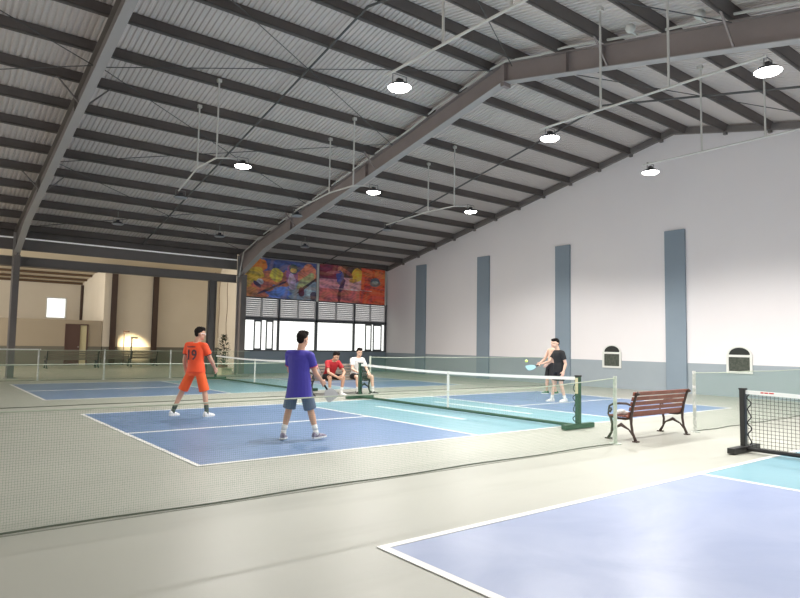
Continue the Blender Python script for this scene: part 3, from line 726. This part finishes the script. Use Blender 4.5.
def person(name, label, loc, rz, J, W, skin, voxel=.008):
    """J: joints (local), W: clothes. Face direction J['look'], torso direction J['front']"""
    t = thing(name, label, 'person', loc, rz)
    V = {k: Vector(v) for k, v in J.items()}
    front = V['front'].normalized()
    hipc = (V['hipL']+V['hipR'])/2; shc = (V['shL']+V['shR'])/2
    hax = (V['hipR']-V['hipL']).normalized(); sax = (V['shR']-V['shL']).normalized()
    g = W.get('girth',1.)
    body = MB()
    # torso as elliptical loft
    def torso(mb, add=0., t0=-.12, t1=1.0, shx=1.):
        d = (V['neck']-hipc); rings = []
        prof = [(-.16,.145,.095),(-.05,.172,.112),(.06,.172,.112),(.22,.155,.103),(.38,.150,.104),(.55,.165,.112),(.70,.178,.118),(.82,.180,.110),(.90,.155,.092),(.97,.105,.070),(1.02,.062,.058)]
        spine = lambda u: hipc*(1-u)+V['neck']*u + (front*-.015*math.sin(PI*min(1,max(0,u))))
        for u, rx, ry in prof:
            if u < t0-.001 or u > t1+.001: continue
            ax = (hax*(1-u)+sax*u); ax = ax.normalized(); dd = d.normalized()
            ax = (ax-dd*ax.dot(dd)).normalized(); ay = dd.cross(ax)
            rings.append(ell_ring(spine(u), ax, ay, rx*g+add, ry*g+add, 20))
        mb.loft(rings)
    torso(body)
    capsule(body, V['neck']-(V['neck']-hipc).normalized()*.05, V['neck']+(V['head']-V['neck'])*.55, .062, .056)
    # head
    look = V['look'].normalized(); upv = (V['head']-V['neck']).normalized()
    upv = (Vector((0,0,1))*.75+upv*.25).normalized()
    lk = (look-upv*look.dot(upv)).normalized()
    if 'nod' in W: lk = (lk*math.cos(W['nod'])-upv*math.sin(W['nod'])).normalized(); upv = (upv-lk*upv.dot(lk)).normalized()
    sd = lk.cross(upv)
    H = V['head']
    def HP(x,y,z): return H+sd*x+lk*y+upv*z
    R3 = Matrix(((sd.x,lk.x,upv.x,0),(sd.y,lk.y,upv.y,0),(sd.z,lk.z,upv.z,0),(0,0,0,1)))
    body.ball(HP(0,-.012,.025), .1, (.78,.96,.95), 20, R3)
    body.ball(HP(0,.018,-.045), .1, (.62,.72,.72), 18, R3)
    body.ball(HP(0,.052,-.098), .024, (1.25,1,.8), 10, R3)           # chin
    body.loft([[HP(-.008,.080,.022),HP(.008,.080,.022),HP(0,.094,.022)],[HP(-.017,.080,-.028),HP(.017,.080,-.028),HP(0,.117,-.026)]])   # nose
    body.ball(HP(0,.082,.022), .011, (3.6,.8,.7), 10, R3)               # brow
    for s in (-1,1):
        body.ball(HP(s*.080,-.008,-.012), .03, (.32,.62,1), 10, R3)     # ears
    # arms
    for s in ('L','R'):
        sh, el, wr = V['sh'+s], V['el'+s], V['wr'+s]
        limb(body, [lerp(shc,sh,.55), sh, lerp(sh,el,.45), el, lerp(el,wr,.3), wr], [.07*g,.058*g,.046*g,.038*g,.04*g,.025*g])
        sgn = 1 if s == 'R' else -1
        pd = V.get('palm'+s, -sax*sgn)
        hand(body, wr, el, pd, W.get('curl'+s,.45), sgn)
        hp, kn, an = V['hip'+s], V['knee'+s], V['ank'+s]
        limb(body, [hp, lerp(hp,kn,.5), kn, lerp(kn,an,.32), lerp(kn,an,.8), an], [.088*g,.07*g,.052*g,.052*g,.035*g,.034*g])
        ft = V['toe'+s]; q_ = an+Vector((0,0,-.035)); capsule(body, q_, lerp(q_,ft,.5), .030, .022)
    bo = body.build('body', skin, t); remesh(bo, voxel)
    # face parts
    for s in (-1,1):
        MB().ball(HP(s*.030,.077,.003), .0095, (1.3,.6,.8), 10, R3).build('eye', M['eye'], bo)
    MB().ball(HP(0,.0855,-.058), .010, (2.1,.5,.55), 10, R3).build('mouth', M['lip'], bo)
    # hair: cap over the skull
    hb = MB()
    hb.ball(HP(0,-.026,.045), .1, (.815,.95,.86), 20, R3)
    hb.ball(HP(0,.022,.088), .1, (.68,.72,.44), 16, R3)
    hb.ball(HP(0,-.056,.0), .08, (.88,.66,.86), 16, R3)
    for q_ in range(26):
        a_ = q_*2.4; r_ = .012+.058*(q_/26)**.5
        hb.ball(HP(r_*math.cos(a_), .0+r_*1.15*math.sin(a_), .128-.25*r_*r_/.058), .016, (1,1,1.2), 8, R3)
    ho = hb.build('hair', M['hair'], t); remesh(ho, .007, 2)
    if W.get('glasses'):
        gl = MB(); 
        for s in (-1,1):
            gl.tube([HP(s*.03+.020*math.cos(a),.094,.003+.015*math.sin(a)) for a in [k*PI/6 for k in range(13)]], .0035, 5)
            gl.tube([HP(s*.052,.092,.006),HP(s*.080,.03,.008),HP(s*.084,-.01,.004)], .005, 5)
        gl.build('glasses', M['glasses'], t)
    # clothes
    if 'shirt' in W:
        m = W['shirt']; c = MB(); low = W.get('hem',-.16)
        torso(c, .018, low, .97)
        if low <= -.15:          # loose hem hanging over the hips
            dd = (V['neck']-hipc).normalized(); 
            ax = (hax-dd*hax.dot(dd)).normalized(); ay = dd.cross(ax)
            L = (V['neck']-hipc).length
            c.loft([ell_ring(hipc-dd*W.get('drop',.06),ax,ay,W.get('hemr',.195)*g,.148*g,20), ell_ring(hipc+dd*L*.1,ax,ay,.19*g,.132*g,20), ell_ring(hipc+dd*L*.3,ax,ay,.172*g,.122*g,20)])
        for s in ('L','R'):
            sh, el = V['sh'+s], V['el'+s]
            limb(c, [lerp(shc,sh,.45), sh], [.082*g,.072*g])
            capsule(c, sh, lerp(sh,el,.40), .072*g, .068*g, 14, False)
            capsule(c, lerp(sh,el,.38), lerp(sh,el,.62), .070*g, .066*g, 14, False)
        so = c.build('shirt', m, t); remesh(so, .008, 3)
        if 'cuff' in W:
            for s in ('L','R'):
                sh, el = V['sh'+s], V['el'+s]
                a, b = lerp(sh,el,.585), lerp(sh,el,.635)
                q = MB(); capsule(q, a, b, .0705*g, .070*g, 16, False); q.build('cuff', W['cuff'], so)
    if 'shorts' in W:
        m = W['shorts']; c = MB()
        dd = (V['neck']-hipc).normalized(); ax = (hax-dd*hax.dot(dd)).normalized(); ay = dd.cross(ax)
        c.loft([ell_ring(hipc-dd*.09,ax,ay,.15*g,.118*g,18), ell_ring(hipc,ax,ay,.190*g,.130*g,18), ell_ring(hipc+dd*.10,ax,ay,.176*g,.120*g,18)])
        e = W.get('shortlen',.82)
        for s in ('L','R'):
            hp, kn = V['hip'+s], V['knee'+s]
            if W.get('sit'):
                limb(c, [hp, lerp(hp,kn,.3)], [.102*g,.098*g]); capsule(c, lerp(hp,kn,.25), lerp(hp,kn,e), .098*g, .088*g, 16, False)
            else:
                limb(c, [hp, lerp(hp,kn,.2)], [.096*g,.093*g]); capsule(c, lerp(hp,kn,.1), lerp(hp,kn,e), .090*g, .098*g, 16, False)
        remesh(c.build('shorts', m, t), .008, 3)
    for s in ('L','R'):
        kn, an, ft = V['knee'+s], V['ank'+s], V['toe'+s]
        if 'sock' in W:
            q = MB(); a = lerp(an,kn,W.get('sockh',.28)); limb(q, [an+Vector((0,0,-.03)), lerp(an,kn,.12), a], [.042,.040,.046]); q.build('sock', W['sock'], t, smooth=True)
        d = (ft-an); d.z = 0; d.normalize(); side = Vector((-d.y,d.x,0)); drop = (ft.z-.03)
        sh = MB(); base = Vector((an.x,an.y,an.z-.085))
        tip = Vector((ft.x,ft.y,ft.z-.035))
        rings = []
        for u, wd, hgt in ((-.38,.028,.075),(-.30,.036,.098),(-.1,.040,.10),(.15,.041,.085),(.45,.045,.066),(.8,.046,.052),(1.05,.036,.04),(1.15,.018,.026)):
            c0 = base.lerp(tip, max(0,u)) + (d*(u*.17) if u < 0 else Vector())
            if u > 1: c0 = tip+d*((u-1)*.17)
            rr = []
            for k in range(14):
                a = 2*PI*k/14; x_ = math.cos(a)*wd; z_ = math.sin(a)
                z_ = (z_*hgt*.5+hgt*.5) if z_ > -.3 else 0.0
                rr.append(c0+side*x_+Vector((0,0,max(0,z_))))
            rings.append(rr)
        sh.loft(rings)
        so = sh.build('shoe', W['shoe'], t, smooth=True)
        sb = MB(); out = []
        for u, wd in ((-.40,.02),(-.3,.040),(0,.043),(.45,.048),(.85,.049),(1.08,.036),(1.17,.015)):
            c0 = base.lerp(tip, min(1,max(0,u))) + (d*(u*.17) if u < 0 else (d*((u-1)*.17) if u > 1 else Vector()))
            out.append((c0, wd))
        sb.poly([c+side*w_ for c,w_ in out]+[c-side*w_ for c,w_ in reversed(out)], (0,0,.022)).build('sole', W.get('sole',M['shoew']), so)
    return t
def paddle(label, grip, tip, nrm, m, handm=None):
    g, tp = Vector(grip), Vector(tip); d = (tp-g); L = d.length; d.normalize()
    n = Vector(nrm); n = (n-d*n.dot(d)).normalized(); s = d.cross(n)
    t = thing('pickleball_paddle', label, 'paddle', g)
    pts = []
    for u, w_ in ((.12,.014),(.15,.05),(.2,.082),(.27,.098),(.36,.1),(.385,.092),(.405,.07),(.41,.0)):
        pts.append((u*L/.41, w_))
    ol = [d*u+s*w_ for u,w_ in pts]+[d*u-s*w_ for u,w_ in reversed(pts[:-1])]
    ol = [q-n*.006 for q in ol]
    MB().poly(ol, n*.012).build('face', m, t)
    MB().tube([d*-.03, d*.14*L/.41], .015, 8).build('handle', handm or M['blackcloth'], t)
    return t

A = -.6663          # people below are laid out in axes turned to (s: to the right, d: away)
# 1 orange player
J = dict(front=(.42,.90,0), look=(.86,.48,0), head=(.115,.02,1.575), neck=(.055,0,1.415), shL=(-.125,.07,1.345), shR=(.235,-.07,1.335),
    elL=(-.185,.06,1.06), wrL=(-.175,.14,.83), elR=(.34,.02,1.08), wrR=(.375,.20,.90), hipL=(-.02,.04,.86), hipR=(.15,-.04,.86),
    kneeL=(-.21,.08,.46), kneeR=(.245,.02,.45), ankL=(-.35,.0,.085), ankR=(.31,-.02,.085), toeL=(-.28,.10,.035), toeR=(.40,.10,.035), palmL=(1,.2,0), palmR=(-.8,.6,0))
og = person('person', 'player in orange jersey number 19 and orange shorts standing on the blue court', (1.64,4.80,.0055), A, J,
    dict(shirt=M['orange'], cuff=M['print'], shorts=M['orange2'], sock=M['sockd'], shoe=M['shoew'], glasses=True, girth=1.0, drop=.02, shortlen=.92, sockh=.3), M['skin'])
# number 19 on the back
def text_mesh(body, size, m, parent, T, name, wrapto=None):
    cu = bpy.data.curves.new(name,'FONT'); cu.body = body; cu.size = size; cu.align_x = 'CENTER'; cu.extrude = .002; cu.offset = size*.02
    o = bpy.data.objects.new(name, cu); COL.objects.link(o)
    dg = bpy.context.evaluated_depsgraph_get(); me = bpy.data.meshes.new_from_object(o.evaluated_get(dg))
    bpy.data.objects.remove(o); q = bpy.data.objects.new(name, me); COL.objects.link(q); me.materials.clear(); me.materials.append(m)
    q.parent = parent; q.matrix_local = T
    return q
shirt = [c for c in og.children if c.name.startswith('shirt')][0]
fx = Vector((.42,.90,0)).normalized(); rx = Vector((fx.y,-fx.x,0))
Tn = Matrix(((rx.x,0,-fx.x,0),(rx.y,0,-fx.y,0),(0,1,0,0),(0,0,0,1)))
Tn.translation = Vector((.085,-.005,1.08))-fx*.168
num = text_mesh('19', .27, M['print'], shirt, Tn, 'jersey_number')
nm = MB()
for k in range(7):
    nm.box(-.1+k*.029,-.1+k*.029+.018,.0,.028,0,.003)
nmo = nm.build('jersey_name_print', M['print'], shirt); T2 = Tn.copy(); T2.translation = Vector((.07,-.005,1.31))-fx*.147; nmo.matrix_local = T2
# 2 blue player
J = dict(front=(.40,.92,0), look=(.55,.84,0), head=(.02,.03,1.525), neck=(-.01,.02,1.375), shL=(-.185,.07,1.29), shR=(.15,-.07,1.27),
    elL=(-.20,.20,1.03), wrL=(-.02,.36,.95), elR=(.225,.0,1.02), wrR=(.31,.17,.88), hipL=(-.10,.04,.83), hipR=(.075,-.04,.83),
    kneeL=(-.175,.07,.44), kneeR=(.165,.04,.44), ankL=(-.235,-.02,.10), ankR=(.265,.0,.11), toeL=(-.235,.13,.035), toeR=(.385,.10,.075), palmL=(1,0,0), palmR=(-.6,.8,0))
bl = person('person', 'player in blue jersey and grey shorts seen from behind at mid court', (1.925,1.115,.0055), A, J,
    dict(shirt=M['blueshirt'], cuff=M['piping'], shorts=M['greyshorts'], sock=M['sock'], shoe=M['shoed'], girth=1.03, drop=.20, hemr=.212, shortlen=.93, sockh=.3), M['skin']); bl.scale = (.975,)*3
Rz = Matrix.Rotation(A,4,'Z')
def W2(loc, p): return Vector(loc)+Rz@Vector(p)
q = W2((1.925,1.115,.0055),(.325,.23,.81)); q2 = W2((1.925,1.115,.0055),(.48,.30,.59)); paddle('pale grey paddle in the right hand of the player in blue', q, q2+Vector((0,0,-.02)), W2((0,0,0),(.2,-1,.1)), M['pad1'])
# 3 black-shirt player
J = dict(front=(-.93,-.15,0), look=(-.9,-.42,0), head=(-.02,-.03,1.525), neck=(.045,0,1.37), shL=(.12,-.17,1.28), shR=(.03,.17,1.29),
    elL=(.20,-.20,1.00), wrL=(.13,-.26,.80), elR=(-.14,.14,1.04), wrR=(-.36,.03,.99), hipL=(.09,-.09,.83), hipR=(.05,.09,.83),
    kneeL=(.10,-.13,.45), kneeR=(-.01,.12,.45), ankL=(.20,-.12,.10), ankR=(-.08,.12,.085), toeL=(.07,-.17,.05), toeR=(-.22,.10,.035), palmR=(0,-.4,-1), palmL=(-.3,1,0))
bk = person('person', 'player in black shirt and black shorts reaching a paddle across the net', (10.76,3.28,.0055), A, J,
    dict(shirt=M['blackcloth'], shorts=M['blackcloth'], sock=M['sock'], shoe=M['shoew'], girth=.97, drop=.06, shortlen=.72, sockh=.16, curlR=.8), M['skinp'])
b0 = (10.76,3.28,.0055)
paddle('light blue paddle held out by the player in black', W2(b0,(-.43,.0,.95)), W2(b0,(-.80,-.10,.86)), Rz@Vector((.1,-.55,.8)), M['pad2'])
tag(MB().ball(W2(b0,(-.78,.0,1.05)), .038).build('pickleball', M['ball'], smooth=True), 'yellow-green ball in the air above the light blue paddle', 'ball')
# 4 shirtless player
J = dict(front=(-.93,-.3,0), look=(-.9,-.4,0), head=(.17,.02,1.55), neck=(.15,.02,1.40), shL=(.14,-.16,1.32), shR=(.06,.19,1.32),
    elL=(.08,-.22,1.04), wrL=(-.08,-.18,.90), elR=(-.06,.24,1.05), wrR=(-.22,.2,.93), hipL=(.08,-.09,.85), hipR=(.04,.09,.85),
    kneeL=(.10,-.12,.46), kneeR=(-.01,.12,.45), ankL=(.20,-.12,.09), ankR=(-.03,.12,.085), toeL=(.08,-.15,.035), toeR=(-.17,.10,.035))
person('person', 'bare-chested man in black shorts and green shoes behind the player in black', (12.78,5.13,.0055), A, J,
    dict(shorts=M['blackcloth'], shoe=M['shoeg'], girth=1.0, shortlen=.8), M['skinp'])
# 5 man in red, seated leaning forward; local x right, y forward
J = dict(front=(0,1,0), look=(-.25,.95,0), head=(.0,.37,1.075), neck=(0,.24,.965), shL=(-.18,.20,.90), shR=(.18,.20,.90),
    elL=(-.26,.40,.64), wrL=(-.09,.56,.52), elR=(.26,.40,.64), wrR=(.07,.58,.51), hipL=(-.10,0,.50), hipR=(.10,0,.50),
    kneeL=(-.22,.42,.50), kneeR=(.22,.42,.50), ankL=(-.20,.36,.09), ankR=(.18,.36,.09), toeL=(-.23,.52,.035), toeR=(.20,.52,.035))
person('person', 'man in red shirt sitting on the dark bench, leaning forward on his knees', (6.68,7.97,0), PI, J,
    dict(shirt=M['redshirt'], shorts=M['blackcloth'], sock=M['sock'], shoe=M['shoew'], sit=True, girth=.98, hem=-.05, shortlen=.75, nod=.2), M['skin'])
# 6 man in white, seated upright
J = dict(front=(0,1,0), look=(.1,.95,0), head=(.0,.17,1.185), neck=(0,.11,1.05), shL=(-.18,.07,.97), shR=(.18,.07,.97),
    elL=(-.25,.18,.71), wrL=(-.18,.38,.62), elR=(.25,.18,.71), wrR=(.17,.38,.62), hipL=(-.10,0,.50), hipR=(.10,0,.50),
    kneeL=(-.27,.42,.50), kneeR=(.24,.42,.50), ankL=(-.34,.40,.09), ankR=(.20,.40,.09), toeL=(-.41,.54,.035), toeR=(.22,.57,.035), palmL=(0,0,-1), palmR=(0,0,-1))
person('person', 'man in white shirt sitting upright on the dark bench behind the net post', (7.60,7.97,0), PI, J,
    dict(shirt=M['whiteshirt'], shorts=M['blackcloth'], sock=M['sock'], shoe=M['shoeb'], sit=True, girth=.98, hem=-.05, shortlen=.75), M['skinp'])

# ------------------------------------------------------------------ light
w = bpy.data.worlds.new('daylight'); S.world = w; w.use_nodes = True
bg = w.node_tree.nodes['Background']; bg.inputs[0].default_value = (1,.975,.94,1); bg.inputs[1].default_value = 1.7
def area(name, loc, rot, sx, sy, e, col):
    L = bpy.data.lights.new(name,'AREA'); L.shape='RECTANGLE'; L.size=sx; L.size_y=sy; L.energy=e; L.color=col
    o = bpy.data.objects.new(name, L); COL.objects.link(o); o.location = loc; o.rotation_euler = rot; return o
area('annex_fill_light', (-13.5, 26.5, 2.6), (0, math.radians(-90), 0), 4.5, 9, 2300, (1,.92,.80))  # unseen warm fill added at the open end to brighten the annex
# added spot that puts the sun patch on the annex wall
sp = bpy.data.lights.new('sun_patch_spot','SPOT'); sp.energy = 26000; sp.spot_size = math.radians(10); sp.spot_blend = 1; sp.color = (1,.80,.48); sp.shadow_soft_size=.1
o = bpy.data.objects.new('sun_patch_spot', sp); COL.objects.link(o); o.location = (2,24,4.5)
o.rotation_euler = (Vector((7.7,31,1.0))-o.location).to_track_quat('-Z','Y').to_euler()

# ------------------------------------------------------------------ camera
cam = bpy.data.cameras.new('camera'); co = bpy.data.objects.new('camera', cam); COL.objects.link(co); S.camera = co
yaw, pit, rol = .6664, .0719, .0166
cy, sy, cp_, sp_ = math.cos(yaw), math.sin(yaw), math.cos(pit), math.sin(pit)
f = Vector((sy*cp_, cy*cp_, sp_)); r = Vector((cy,-sy,0)); u = r.cross(f)
rr = r*math.cos(rol)+u*math.sin(rol); uu = u*math.cos(rol)-r*math.sin(rol)
mw = Matrix(((rr.x,uu.x,-f.x,-2.7506),(rr.y,uu.y,-f.y,-7.2077),(rr.z,uu.z,-f.z,1.4442),(0,0,0,1)))
co.matrix_world = mw
cam.sensor_width = 36; cam.lens = 627.29/800*36; cam.clip_start = .05; cam.clip_end = 300
S.view_settings.view_transform = 'Standard'; S.view_settings.look = 'None'; S.view_settings.gamma = 1
S.view_settings.exposure = 0; S.view_settings.use_curve_mapping = False
